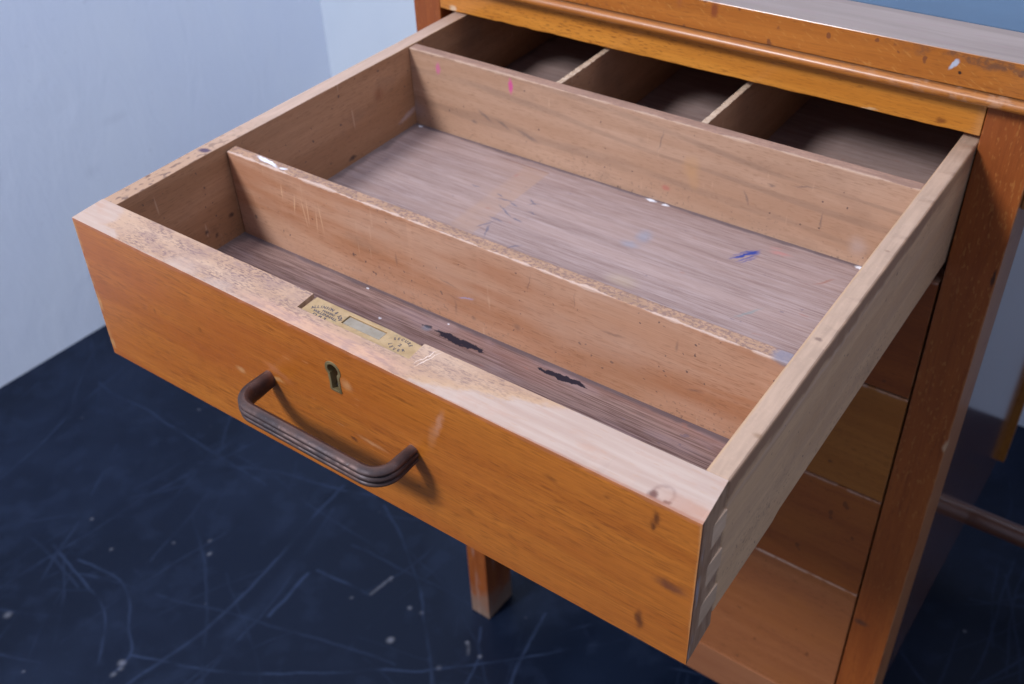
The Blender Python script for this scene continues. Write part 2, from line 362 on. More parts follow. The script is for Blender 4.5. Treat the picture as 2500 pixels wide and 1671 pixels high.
def marks_div1(M, x, y, z):
    M.over(M.mr(M.noise((7, 20, 24), 4, .6, off=(3, 1, 6)), .42, .72, 0, .6), (.50, .31, .225))
    M.over(M.mr(M.noise((5, 20, 30), 3, .6, off=(9, 1, 6)), .5, .72, 0, .5), (.36, .125, .045))
    for c, r, rot in (((.070, .113, -.026), (.0005, .003, .006), .2), ((.078, .113, -.030), (.0004, .003, .009), -.1), ((.0815, .113, -.0285), (.0004, .003, .008), .05),
                      ((.060, .113, -.020), (.0004, .003, .005), .1), ((.093, .113, -.030), (.0004, .003, .009), -.05), ((.0885, .113, -.033), (.0004, .003, .007), .1)):
        M.mark(c, r, (.70, .44, .27), rot, .7, .6, 1, False)
    for c, r, rot in (((.245, .113, -.052), (.0020, .003, .0022), 0), ((.195, .113, -.040), (.0060, .003, .0006), .15), ((.1985, .113, -.049), (.0040, .003, .0006), .2),
                      ((.2000, .113, -.0560), (.0007, .003, .0040), 0), ((.1550, .113, -.038), (.0006, .003, .0040), 0), ((.139, .113, -.050), (.0010, .003, .0010), 0),
                      ((.213, .113, -.059), (.0012, .003, .0012), 0), ((.255, .113, -.016), (.0003, .003, .0050), .2), ((.285, .113, -.017), (.0003, .003, .0040), .1),
                      ((.310, .113, -.029), (.0060, .003, .0008), -.1), ((.360, .113, -.045), (.0040, .003, .0008), -.2), ((.348, .113, -.020), (.0008, .003, .003), .2)):
        M.mark(c, r, (.13, .08, .075), rot, .9, .42, 1)
    M.mark((.208, .113, -.046), (.005, .003, .0006), (.36, .36, .62), -.2, .7, .6, 1)
    M.mark((.316, .113, -.060), (.022, .003, .012), (.36, .17, .08), 0, .9, .3, 1)
def mat_div1():
    M, P, N, up, f = inside_wood('front_divider_beech', 0, (.43, .190, .095), (.55, .315, .205), (.20, .075, .03), 3.2, (.46, .265, .16), zt=-.004,
                                 arris=(.62, .44, .35), arris_k=.75, marks=marks_div1, arr_y=.113 + .0007)
    M.mark((.046, .118, -.004), (.010, .0016, .003), (.86, .86, .92), -.15, .4, .95)
    M.mark((.062, .117, -.004), (.003, .0010, .003), (.80, .82, .90), 0, .5, .8)
    M.mark((.404, .1175, -.004), (.0060, .006, .003), (.22, .20, .24), 0, .4, .8)
    return M.done(M.mr(up, 0, 1, .42, .65), .05, .3, .4, M.ma('ADD', f[0], f[1]), .15, .0004)
def marks_div2(M, x, y, z):
    M.mark((.0400, .3007, -.0145), (.0022, .003, .0045), (.55, .13, .27), .1, .5, .75, 1)
    M.mark((.1085, .3007, -.0125), (.0020, .003, .0052), (.60, .08, .26), 0, .5, .9, 1)
    M.mark((.2580, .3007, -.0340), (.0058, .003, .0080), (.50, .28, .13), .3, .5, .4, 1); M.mark((.2605, .3007, -.0430), (.0040, .003, .0075), (.50, .28, .13), -.2, .5, .35, 1)
    M.mark((.2400, .3007, -.0560), (.0030, .003, .0022), (.45, .12, .10), 0, .6, .6, 1)
    for c, r, rot in (((.316, .3007, -.030), (.0022, .003, .0008), 0), ((.338, .3007, -.024), (.0060, .003, .0005), -.25), ((.300, .3007, -.0445), (.0007, .003, .004), -.4),
                      ((.352, .3007, -.045), (.0006, .003, .005), 0), ((.234, .3007, -.021), (.0005, .003, .006), .2), ((.083, .3007, -.043), (.006, .003, .0012), .5),
                      ((.100, .3007, -.046), (.005, .003, .001), .4), ((.072, .3007, -.0505), (.002, .003, .0012), 0), ((.122, .3007, -.049), (.008, .003, .0014), .3)):
        M.mark(c, r, (.09, .08, .09), rot, .9, .5, 1)
    M.mark((.012, .3007, -.055), (.010, .004, .006), (.30, .25, .26), 0, .9, .5, 1)
    M.mark((.378, .3007, -.055), (.005, .004, .006), (.58, .56, .60), 0, .9, .2, 1)
def mat_div2():
    M, P, N, up, f = inside_wood('rear_divider_beech', 0, (.42, .245, .155), (.51, .325, .225), (.24, .12, .06), 5.1, (.40, .235, .165), zt=-.004,
                                 arris=(.58, .40, .29), arris_k=.5, figure=.34, marks=marks_div2, arr_y=.3007 + .0004, topspeck=.25)
    return M.done(M.mr(up, 0, 1, .45, .65), .03, .3, .38, M.ma('ADD', f[0], f[1]), .15, .0004)
def mat_slip():
    M, P, (xn, yn, zn), up, f = inside_wood('thin_partition_beech', 1, (.35, .185, .10), (.43, .24, .14), (.2, .1, .05), 7.7, (.62, .46, .33))
    rg = M.noise((600, 300, 300), 3, .7)
    M.over(M.ma('MULTIPLY', M.mr(rg, .45, .6, .0, .5), up), (.36, .22, .13))
    return M.done(.6, 0, .2, .3, rg, .3, .0006)

def mat_bottom():
    M = Mat('plywood_bottom', DRO, .0045, 190)
    x, y, z = M.xyz()
    s1 = M.noise((13, 330, 50), 4, .65, .3); s2 = M.noise((38, 1500, 50), 3, .65); s3 = M.noise((2.5, 60, 10), 3, .5)
    M.col = M.mix(M.mr(s1, .28, .72), (.325, .224, .196), (.415, .31, .285))
    M.over(M.mr(s2, .36, .56, .75, 0), (.23, .142, .122))
    M.over(M.mr(s3, .45, .7, 0, .3), (.52, .37, .32))
    # worn stronger brown in the front compartment, with open grain lines
    fr = M.mr(y, .1165, .1135)
    s4 = M.noise((26, 1250, 50), 3, .7, off=(5, 0, 0))
    fc = M.mix(M.mr(s4, .38, .60), (.14, .075, .063), (.335, .222, .19))
    fc = M.mix(M.mr(M.noise((7, 40, 1), 3, off=(1, 3, 0)), .45, .7, 0, .5), fc, (.27, .125, .10))
    fc = M.mix(M.mr(M.noise((20, 70, 1), 4, off=(8, 3, 0)), .5, .7, 0, .35), fc, (.36, .27, .29))
    M.over(M.ma('MULTIPLY', fr, .92), fc)
    # ghost of a removed paper: warmer patch with a clear edge
    pw = M.ma('MULTIPLY', M.ma('MULTIPLY', M.mr(x, .1480, .1472), M.mr(x, .070, .128, 0, 1)), M.ma('MULTIPLY', M.mr(y, .2915, .2905), M.mr(y, .114, .118)))
    M.over(M.ma('MULTIPLY', M.ma('MULTIPLY', pw, M.mr(x, .124, .130, .35, 1)), M.mr(M.noise((30, 60, 1), 4), .3, .6, .3, .6)), (.42, .265, .19))
    M.over(M.ma('MULTIPLY', M.ma('MULTIPLY', M.mr(M.ma('ABSOLUTE', M.ma('SUBTRACT', y, .2912)), .0010, .0004), M.mr(x, .085, .125)), M.mr(x, .1482, .1475, 0, .7)), (.25, .13, .09))
    # ragged dark line along the foot of the dividers and left side
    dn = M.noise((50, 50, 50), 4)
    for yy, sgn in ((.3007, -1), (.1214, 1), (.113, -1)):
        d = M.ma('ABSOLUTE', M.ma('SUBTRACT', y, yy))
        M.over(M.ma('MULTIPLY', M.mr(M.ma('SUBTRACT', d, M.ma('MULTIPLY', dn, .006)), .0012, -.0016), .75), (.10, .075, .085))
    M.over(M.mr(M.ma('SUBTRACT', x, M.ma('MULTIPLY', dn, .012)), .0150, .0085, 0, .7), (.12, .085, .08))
    # ink blots
    INK = (.018, .014, .026)
    Mw = M.Pw
    M.Pw = M.vm('MULTIPLY_ADD', M.vm('SUBTRACT', Mw, M.P), (3.2, 1.3, 1), M.P)
    M.mark((.2125, .0996, ZF), (.0150, .0026, .01), INK, .06, .10)
    M.mark((.2030, .1008, ZF), (.0110, .0014, .01), INK, .05, .10)
    M.mark((.2220, .0996, ZF), (.0090, .0010, .01), INK, .02, .10)
    M.mark((.2815, .1062, ZF), (.0130, .0022, .01), INK, .07, .10)
    M.mark((.2745, .1062, ZF), (.0090, .0016, .01), INK, .12, .10)
    M.mark((.2890, .1060, ZF), (.0080, .0011, .01), INK, .02, .10)
    M.Pw = Mw
    for c, r in (((.1858, .1003, ZF), (.0014, .0010, .01)), ((.1880, .1006, ZF), (.0018, .0012, .01)), ((.183, .1000, ZF), (.0008, .0006, .01)), ((.252, .086, ZF), (.001, .0008, .01)), ((.195, .0845, ZF), (.001, .0005, .01))):
        M.mark(c, r, INK, 0, .4, .9)
    M.mark((.1870, .0985, ZF), (.0030, .0018, .01), (.20, .26, .34), 0, .8, .5)
    # blue crayon scribble, made of separate strokes
    BL = (.022, .05, .27)
    for dx, dy, ln, k in ((0, 0, .0090, .95), (.0014, .0012, .0085, .95), (-.0012, -.0014, .0080, .75), (.0030, -.0026, .0070, .7), (.0046, -.0046, .0060, .5), (-.0022, .0008, .0070, .5)):
        M.mark((.3150 + dx, .2725 + dy, ZF), (ln, .00075, .01), BL, 1.02 + dx * 12, .6, k)
    M.mark((.3185, .2775, ZF), (.0040, .0020, .01), BL, .6, .6, .9)
    # paler crayon, chalk and pencil marks
    for c, r, col, rot, k in (((.2490, .2560, ZF), (.0045, .0065, .01), (.20, .29, .40), .3, .38), ((.2455, .2430, ZF), (.0055, .0030, .01), (.20, .29, .40), 0, .32),
                              ((.1870, .175, ZF), (.0025, .0035, .01), (.30, .42, .6), 0, .45), ((.3340, .2860, ZF), (.0060, .0016, .01), (.55, .20, .18), .15, .5),
                              ((.3290, .2900, ZF), (.0030, .0012, .01), (.55, .22, .2), .2, .4), ((.1290, .2760, ZF), (.0012, .002, .01), (.40, .13, .11), 0, .4),
                              ((.3440, .2180, ZF), (.0009, .008, .01), (.14, .28, .28), -.55, .4), ((.3400, .186, ZF), (.010, .0009, .01), (.16, .34, .36), .35, .4),
                              ((.262, .205, ZF), (.009, .005, .01), (.50, .38, .22), 0, .3), ((.370, .272, ZF), (.006, .0007, .01), (.30, .11, .06), .95, .6)):
        M.mark(c, r, col, rot, .8, k)
    tick = ((.142, .244, .006, .2), (.150, .2425, .0035, -.3), (.160, .2520, .004, -.5), (.163, .2505, .004, .6), (.1505, .2200, .006, -.05), (.1480, .2110, .006, 1.1),
            (.1540, .2050, .006, -1.2), (.1640, .2270, .004, -.2), (.1680, .2400, .003, 0), (.1350, .2470, .003, -.2), (.1120, .2480, .003, 0), (.180, .198, .006, .9), (.1500, .232, .008, -.5))
    for a, b, ln, rot in tick: M.mark((a, b, ZF), (ln, .0007, .01), (.11, .11, .16), rot, .7, .7)
    sp = M.noise((120, 190, 1), 2, .6, off=(7, 7, 0))
    M.over(M.mr(sp, .70, .76, 0, .65), (.16, .12, .15))
    rs = M.noise((60, 160, 1), 2, .6, off=(3, 1, 0))
    M.over(M.mr(rs, .70, .77, 0, .5), (.36, .16, .12))
    # flecks of white paint
    for c, r in (((.2300, .2986, ZF), (.0040, .0012, .01)), ((.2418, .2984, ZF), (.0022, .0009, .01)), ((.3835, .2984, ZF), (.0032, .0014, .01)), ((.0620, .125, ZF), (.0016, .0014, .01)),
                 ((.1960, .1098, ZF), (.0007, .0005, .01)), ((.1290, .1105, ZF), (.0010, .0007, .01)), ((.1560, .0905, ZF), (.0012, .0006, .01)), ((.0185, .298, ZF), (.002, .0012, .01))):
        M.mark(c, r, (.86, .87, .92), 0, .4, .95)
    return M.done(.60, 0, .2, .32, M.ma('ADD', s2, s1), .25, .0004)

def mat_tail(shade, seed):
    M = Mat('dovetail_wood', DRO)
    grain(M, 1, tuple(c * shade for c in (.50, .335, .215)), tuple(c * shade for c in (.60, .42, .29)), (.25, .15, .09), fl=.3, seed=seed)
    return M.done(.65, 0)
def mat_bronze():
    M = Mat('bronze_patina', (0, 0, 0), .002, 300)
    n = M.noise((90, 90, 90), 4, .6)
    M.col = M.mix(M.mr(n, .35, .7), (.040, .031, .034), (.085, .052, .046))
    g = M.nt.nodes.new('ShaderNodeNewGeometry')
    pt = M.mr(g.outputs['Pointiness'], .515, .60)
    M.over(M.ma('MULTIPLY', pt, .75), (.33, .18, .135))
    gr = M.mr(M.noise((420, 420, 420), 2), .68, .78, 0, .3)
    M.over(gr, (.26, .26, .26))
    rough = M.mr(M.noise((160, 160, 160), 3), .3, .7, .46, .66)
    return M.done(rough, 0, .2, .5, M.noise((600, 600, 600), 2), .12, .0003, metal=.7)
def mat_brass(name='aged_brass', base=((.45, .285, .130), (.55, .37, .195)), rough=(.45, .62)):
    M = Mat(name, DRO, .002, 300)
    n = M.noise((110, 160, 110), 4, .6)
    M.col = M.mix(M.mr(n, .3, .7), *base)
    M.over(M.mr(M.noise((260, 260, 260), 3, .6, off=(3, 0, 0)), .58, .72, 0, .5), (.27, .22, .13))
    return M.done(M.mr(n, .3, .7, *rough), 0, .2, .5, M.noise((500, 500, 500), 2), .12, .0002, metal=.35)
def plain(name, col, rough=.5, metal=0, n=.15):
    M = Mat(name, (0, 0, 0)); a = tuple(c * (1 - n) for c in col); b = tuple(c * (1 + n) for c in col)
    M.col = M.mix(M.mr(M.noise((120, 120, 120), 4), .3, .7), a, b); return M.done(rough, 0, metal=metal)

# ------------------------------------------------------------------ setting: floor and two plaster walls
def vnoise(x, y, seed, octaves=4):
    """smooth value noise for a whole array of points"""
    r = np.random.RandomState(seed); tot = np.zeros_like(x); amp = 1.0; nrm = 0
    for o in range(octaves):
        tab = r.rand(256, 256); fx = x * 2 ** o + 37.3; fy = y * 2 ** o + 91.7
        ix = np.floor(fx).astype(int); iy = np.floor(fy).astype(int); u = fx - ix; v = fy - iy
        u = u * u * (3 - 2 * u); v = v * v * (3 - 2 * v); g = lambda a, b: tab[(ix + a) % 256, (iy + b) % 256]
        tot += amp * ((g(0, 0) * (1 - u) + g(1, 0) * u) * (1 - v) + (g(0, 1) * (1 - u) + g(1, 1) * u) * v); nrm += amp; amp *= .55
    return tot / nrm
def floor_wear(X, Y):
    """how much pale scuffing, and how much white paint, lies on each spot of the floor"""
    rs = np.random.RandomState(5)
    wx = X + (vnoise(X * 7, Y * 7, 11, 2) - .5) * .022; wy = Y + (vnoise(X * 7, Y * 7, 12, 2) - .5) * .022
    jx = wx + (vnoise(X * 60, Y * 60, 13) - .5) * .003; jy = wy + (vnoise(X * 60, Y * 60, 14) - .5) * .003
    brk = np.clip((vnoise(X * 24, Y * 24, 15) - .30) / .3, .12, 1)
    scuff = np.zeros_like(X); white = np.zeros_like(X)
    gx, gy = X[0], Y[:, 0]
    def seg(a, b, w, k, acc):
        m = w * 1.4 + .020
        i0, i1 = np.searchsorted(gx, (min(a[0], b[0]) - m, max(a[0], b[0]) + m)); j0, j1 = np.searchsorted(gy, (min(a[1], b[1]) - m, max(a[1], b[1]) + m))
        if i1 <= i0 or j1 <= j0: return
        sl = (slice(j0, j1), slice(i0, i1)); x, y = jx[sl], jy[sl]
        dx, dy = b[0] - a[0], b[1] - a[1]; t = np.clip(((x - a[0]) * dx + (y - a[1]) * dy) / (dx * dx + dy * dy + 1e-9), 0, 1)
        d = np.hypot(x - a[0] - dx * t, y - a[1] - dy * t)
        acc[sl] = np.maximum(acc[sl], np.clip(1.3 - d / w, 0, 1) * k * brk[sl])
    def path(pts, w, k, acc=scuff):
        P = [np.array(p, float) for p in pts]; P = [2 * P[0] - P[1]] + P + [2 * P[-1] - P[-2]]; out = []
        for i in range(1, len(P) - 2):                              # smooth curve through the points
            for t in np.linspace(0, 1, 5)[:-1] if len(pts) > 2 else (0,):
                out.append(.5 * (2 * P[i] + (P[i+1] - P[i-1]) * t + (2*P[i-1] - 5*P[i] + 4*P[i+1] - P[i+2]) * t * t + (3*P[i] - P[i-1] - 3*P[i+1] + P[i+2]) * t ** 3))
        out.append(P[-2])
        for a, b in zip(out[:-1], out[1:]): seg(a, b, w * (.55 if w < .008 else 1), k, acc)
    for pts, w, k in (
        ([(-.358, .060), (-.284, .090), (-.174, .155), (-.044, .254), (.048, .334), (.15, .45)], .0032, .70),
        ([(-.259, .446), (-.173, .395), (-.086, .325), (-.015, .252), (.03, .19)], .0034, .60),
        ([(-.332, .439), (-.303, .179), (-.323, .036), (-.33, -.05)], .0050, .55), ([(-.30, .40), (-.27, .18), (-.30, .02)], .013, .15), ([(-.31, .40), (-.26, .20), (-.27, .05)], .003, .4),
        ([(-.595, .025), (-.564, .259), (-.52, .45)], .0034, .42), ([(-.601, .115), (-.52, .10), (-.441, .083), (-.38, .03)], .0034, .62),
        ([(-.548, .118), (-.48, .13), (-.453, .128), (-.42, .112), (-.396, .088), (-.357, .059), (-.35, .0)], .0034, .60),
        ([(-.857, .378), (-.702, .376), (-.56, .368), (-.441, .364)], .0036, .50), ([(-.791, .147), (-.842, .368), (-.87, .6)], .0045, .42),
        ([(-.56, .339), (-.44, .40), (-.326, .433), (-.2, .5)], .0045, .45), ([(-.252, .299), (-.165, .301)], .0034, .75), ([(-.252, .21), (-.259, .289)], .0050, .75),
        ([(-.012, .356), (.003, .33), (.017, .316), (.03, .26)], .0032, .85), ([(.04, .42), (.07, .33), (.10, .24)], .0040, .7),
        ([(-.75, .05), (-.60, .20), (-.42, .52), (-.34, .75)], .004, .30), ([(-.70, .30), (-.55, .05), (-.50, -.1)], .0036, .36), ([(-.48, .264), (-.36, .20), (-.22, .05)], .0036, .32),
        ([(-.62, .46), (-.50, .30), (-.46, .18)], .004, .28), ([(.52, .62), (.60, .80), (.62, 1.0)], .0036, .5), ([(.46, .55), (.56, .62), (.72, .72)], .004, .4),
        ([(.50, .50), (.52, .70), (.50, .9)], .0032, .5), ([(.30, .40), (.52, .52), (.8, .60)], .0036, .4), ([(.40, .50), (.48, .44), (.6, .40)], .0036, .3)): path(pts, w, k)
    for i in range(240):                                            # the rest of years of dragged furniture
        a = rs.uniform((-.95, -.25), (.9, 1.05)); th = rs.choice((.5, 1.35, 2.5)) + rs.normal(0, .35); ln = rs.uniform(.06, .5); cv = rs.normal(0, .35); n = 4; p = [tuple(a)]
        for j in range(n): th += cv / n; p.append((p[-1][0] + math.cos(th) * ln / n, p[-1][1] + math.sin(th) * ln / n))
        path(p, rs.uniform(.0022, .0038), rs.uniform(.10, .42))
    path([(-.162, .303), (-.160, .344)], .0040, .55, white); path([(-.012, .325), (.0, .312)], .0045, .7, white)
    haze = vnoise(X * 5, Y * 5, 21, 6); scuff = np.maximum(scuff, np.clip((haze - .47) * .9, 0, .12)); scuff = np.clip(scuff + np.clip((vnoise(X * 40, Y * 40, 22, 4) - .56) * .7, 0, .12), 0, 1)
    dots = [(-.356, .046, .0070), (-.350, .040, .0045), (-.097, .269, .0060), (-.544, .005, .0068), (-.092, .328, .0040), (-.021, .274, .0052), (-.52, .156, .0036), (.016, .319, .0040), (-.735, .06, .006), (-.42, .25, .0036),
            (-.46, .22, .0030), (-.11, .323, .0036), (-.35, .030, .0045), (-.18, .285, .003), (.10, .30, .005), (-.66, .42, .003), (-.40, .235, .0036), (-.60, .17, .003), (.56, .58, .004), (.49, .70, .003), (-.158, .338, .0045)]
    for i in range(40): dots.append((rs.uniform(-.95, .8), rs.uniform(-.2, 1.0), rs.uniform(.0010, .0024)))
    for x, y, r in dots:
        r *= .8; d = np.hypot(jx - x - (wx - X).mean(), (jy - y) * rs.uniform(.8, 1.2)) / r
        np.maximum(white, np.clip(1.25 - d, 0, 1) * rs.uniform(.12, .42), out=white)
    return scuff, white
def floor_mesh():
    xs = np.concatenate(([-.999], np.arange(-.985, .801, .0019), [1.6, 4.2])); ys = np.concatenate(([-4.0, -.9], np.arange(-.16, 1.061, .0019), [1.134]))
    X, Y = np.meshgrid(xs, ys); n, m = X.shape
    me = bpy.data.meshes.new('floor')
    co = np.stack([X, Y, np.full_like(X, FLOOR)], -1).reshape(-1, 3) * S
    idx = np.arange(n * m).reshape(n, m); q = np.stack([idx[:-1, :-1], idx[:-1, 1:], idx[1:, 1:], idx[1:, :-1]], -1).reshape(-1, 4)
    me.vertices.add(n * m); me.vertices.foreach_set('co', co.astype(np.float32).ravel())
    me.loops.add(q.size); me.loops.foreach_set('vertex_index', q.astype(np.int32).ravel())
    me.polygons.add(len(q)); me.polygons.foreach_set('loop_start', np.arange(0, q.size, 4, dtype=np.int32))
    me.update(); me.validate()
    sc, wh = floor_wear(X, Y)
    at = me.color_attributes.new('wear', 'FLOAT_COLOR', 'POINT')
    at.data.foreach_set('color', np.stack([sc, wh, np.zeros_like(sc), np.ones_like(sc)], -1).astype(np.float32).ravel())
    return me
def mat_floor():
    M = Mat('scuffed_dark_floor', (0, 0, 0), .010, 40)
    cl = M.noise((2.2, 2.2, 2.2), 4, .6)
    M.col = M.mix(M.mr(cl, .3, .7), (.0018, .0055, .0165), (.0030, .0078, .023))
    at = M.nt.nodes.new('ShaderNodeAttribute'); at.attribute_name = 'wear'
    w = M.xyz(at.outputs['Vector'])
    M.over(w[0], (.028, .046, .098))
    M.over(w[1], (.42, .42, .47))
    return M.done(M.mr(w[0], 0, .5, .46, .60), 0, .2, .22, M.noise((160, 160, 1), 3), .08, .0006)
def mat_wall(name, axis, ca, cb):
    M = Mat(name, (0, 0, 0))
    v = [2.0, 2.0, 2.0]
    n = M.noise(v, 4, .6, .5); st = M.noise((14, 14, 3.2), 4, .6, 1.5)
    M.col = M.mix(M.mr(n, .3, .7), ca, cb)
    M.over(M.mr(st, .55, .80, 0, .04), tuple(min(1, c * 1.10) for c in cb))
    for c, r in (((-.98, .28, .02), (.02, .010, .010)), ((-.98, 1.06, -.14), (.02, .020, .014)), ((-.98, .55, -.52), (.02, .014, .010)), ((-.98, .62, -.45), (.02, .02, .007)), ((-.98, .30, .20), (.02, .030, .030))):
        M.mark(c, r, tuple(x * .80 for x in ca), 0, .9, .3)
    M.over(M.mr(M.noise((120, 120, 120), 2), .72, .78, 0, .3), tuple(x * .6 for x in ca))
    b = M.ma('ADD', M.noise((16, 16, 7), 4, .6, 1.2), M.ma('MULTIPLY', M.noise((90, 90, 60), 3), .15))
    return M.done(.75, 0, .2, .25, b, .26, .004)
XW, YW = -.988, 1.123
fl = link('floor', floor_mesh(), mat_floor()); fl['kind'] = 'structure'
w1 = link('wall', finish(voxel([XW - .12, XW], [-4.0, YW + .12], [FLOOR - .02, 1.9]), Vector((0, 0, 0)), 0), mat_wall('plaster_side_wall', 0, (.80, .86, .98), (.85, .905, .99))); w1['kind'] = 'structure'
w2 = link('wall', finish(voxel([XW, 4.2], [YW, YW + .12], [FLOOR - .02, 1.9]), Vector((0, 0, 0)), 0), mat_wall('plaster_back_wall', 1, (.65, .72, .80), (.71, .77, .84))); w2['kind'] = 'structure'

# ------------------------------------------------------------------ the open drawer
sag = Euler((0.02616, 0.01646, 0.01408), 'XYZ')
pv = Vector((W / 2, L, 0))
drawer = thing('drawer', (0, 0, 0), 'open wooden desk drawer with dividers, bronze pull handle, keyhole and stamped brass lock plate', 'drawer', None)
drawer.rotation_euler = sag
drawer.location = (sag.to_matrix() @ (DRO - pv) + pv) * S

# front board: corners as they really are (slightly out of square), lock mortise in the top
C000, C100, C010, C110 = Vector((-.0030, .0000, -.1050)), Vector((.4206, .0000, -.1010)), Vector((-.0045, .0265, -.1050)), Vector((.4195, .0265, -.1010))
C001, C101, C011, C111 = Vector((-.0004, .0030, 0)), Vector((.4212, -.0010, 0)), Vector((-.0018, .0268, 0)), Vector((.4190, .0264, 0))
def front_warp(c):
    u, v, w = c.x / W, c.y / T, (c.z + H) / H
    p = (C000 * (1-u) + C100 * u) * (1-v) + (C010 * (1-u) + C110 * u) * v
    q = (C001 * (1-u) + C101 * u) * (1-v) + (C011 * (1-u) + C111 * u) * v
    return p * (1-w) + q * w
PL0, PL1, PLY, PLD = .1782, .2545, .0128, .0032
fb = voxel([0, PL0, PL1, W], [0, PLY, T], [-H, -PLD, 0], lambda i, j, k: not (i == 1 and j == 1 and k == 1))
for v in fb.verts: v.co = Vector(front_warp(v.co))
jitter_edge(fb, (0, .6, -1), .0045, lambda c: c.z > -.0016 and c.y < .006 and abs(c.z) < .001, .0006, 0)
me_front = finish(fb, DRO, .0009, 3)
front = link('drawer_front', me_front, mat_front(), drawer)
KX, KZ = .2112, -.0186
cut = link('cutter', finish(poly_prism(keyhole(KX, KZ, .0049, .0034, .0038, -.0238, -.0330), -.003, .011), DRO, 0), None)
bo = front.modifiers.new('hole', 'BOOLEAN'); bo.operation = 'DIFFERENCE'; bo.solver = 'EXACT'; bo.object = cut
cut.parent = drawer
bpy.context.view_layer.update()
dg = bpy.context.evaluated_depsgraph_get()
new = bpy.data.meshes.new_from_object(front.evaluated_get(dg)); front.modifiers.clear(); front.data = new
bpy.data.objects.remove(cut)
M_BRASS = mat_brass(); M_BRONZE = mat_bronze()
M_BLACK = plain('dark_steel', (.012, .011, .011), .6, .3); M_STEEL = plain('bright_steel', (.45, .45, .55), .35, .8)
M_DULL = mat_brass('dull_worn_bolt', ((.33, .265, .19), (.40, .33, .25)), (.38, .5))
M_STAMP = plain('stamped_lettering', (.075, .062, .075), .7)
ES_O = keyhole(KX, KZ, .0055, .0040, .0044, -.0240, -.0336); ES_I = keyhole(KX, KZ, .0036, .0023, .0025, -.0226, -.0322)
tilt = lambda c: Vector((c.x, c.y + (c.z + H) / H * .0012, c.z))
esc = part('escutcheon', ring_prism(ES_O, ES_I, -.0005, .004), DRO, mat_brass('dark_brass', ((.16, .115, .05), (.27, .20, .09)), (.4, .55)), front, bevel=.0003, warp=tilt)
part('lock_case', box(KX - .006, KX + .006, .0105, .0120, -.036, -.012), DRO, M_BLACK, front, bevel=0)
part('lock_pin', box(KX - .0022, KX + .0022, .0035, .0100, -.0322, -.0306), DRO, M_STEEL, front, bevel=.0002)
# lock plate let into the top edge
ZP = -.0010
plate = part('lock_plate', voxel([.1795, .2052, .2310, .2533], [.0131, .0172, .0240, .0264], [ZP - .0018, ZP], lambda i, j, k: not (i == 1 and j == 1)), DRO, M_BRASS, front, bevel=.00025,
             warp=lambda c: Vector((c.x, c.y - (.0012 if c.y > .025 and c.x > .25 else 0) - (.0006 if c.x > .25 and c.y < .014 else 0), c.z)))
part('lock_bolt', box(.2057, .2305, .0176, .0236, ZP - .006, ZP - .0005), DRO, M_DULL, front, bevel=.0003)

def text_bm(bm, body, size, place):
    cu = bpy.data.curves.new('t', 'FONT'); cu.body = body; cu.size = size; cu.align_x = 'CENTER'; cu.resolution_u = 2; cu.offset = size * .028
    ob = bpy.data.objects.new('t', cu); COL.objects.link(ob)
    bpy.context.view_layer.update()
    me = bpy.data.meshes.new_from_object(ob.evaluated_get(bpy.context.evaluated_depsgraph_get()))
    base = len(bm.verts); vs = [bm.verts.new(place(v.co.x, v.co.y)) for v in me.vertices]
    for p in me.polygons:
        try: bm.faces.new([vs[i] for i in p.vertices])
        except ValueError: pass
    bpy.data.objects.remove(ob); bpy.data.curves.remove(cu); bpy.data.meshes.remove(me)
ZT = ZP + .00006
def line(bm, body, cx, cy, size, sx=1.0, rot=0.0):
    ca, sa = math.cos(rot), math.sin(rot)
    text_bm(bm, body, size, lambda x, y: (cx + (x * sx) * ca - y * sa, cy + (x * sx) * sa + y * ca, ZT))
def arc(bm, body, cx, cy, rx, ry, size, a0, a1, sx=1.0, flip=False):
    n = len(body)
    for i, ch in enumerate(body):
        a = a0 + (a1 - a0) * (i / (n - 1) if n > 1 else .5)
        px, py = cx + rx * math.sin(a), cy + ry * math.cos(a)
        rot = math.atan2(-ry * math.sin(a), rx * math.cos(a)) if not flip else math.atan2(ry * math.sin(a), -rx * math.cos(a))
        if ch != ' ': line(bm, ch, px, py, size, sx, rot)
tb = bmesh.new()
arc(tb, 'ALLINSON & SON', .1936, .0148, .0102, .0066, .0029, -1.08, 1.08, .85)
line(tb, 'MAKERS', .1945, .0187, .0020, 1.15)
line(tb, 'WILLENHALL', .1940, .0163, .0024, 1.15)
line(tb, 'D 8 3', .1922, .0139, .0024, 1.7)
part('maker_stamp', tb, DRO, M_STAMP, plate, bevel=0) if False else None
stamp = link('lettering', finish(tb, DRO, 0), M_STAMP, front)
tb = bmesh.new()
arc(tb, 'SECURE', .2425, .0196, .0056, .0033, .0026, -.95, .95, .95)
line(tb, '2', .2428, .0188, .0027, 1.3)
arc(tb, 'LEVER', .2425, .0206, .0064, .0056, .0026, math.pi + .95, math.pi - .85, .95, True)
link('lettering', finish(tb, DRO, 0), M_STAMP, front)

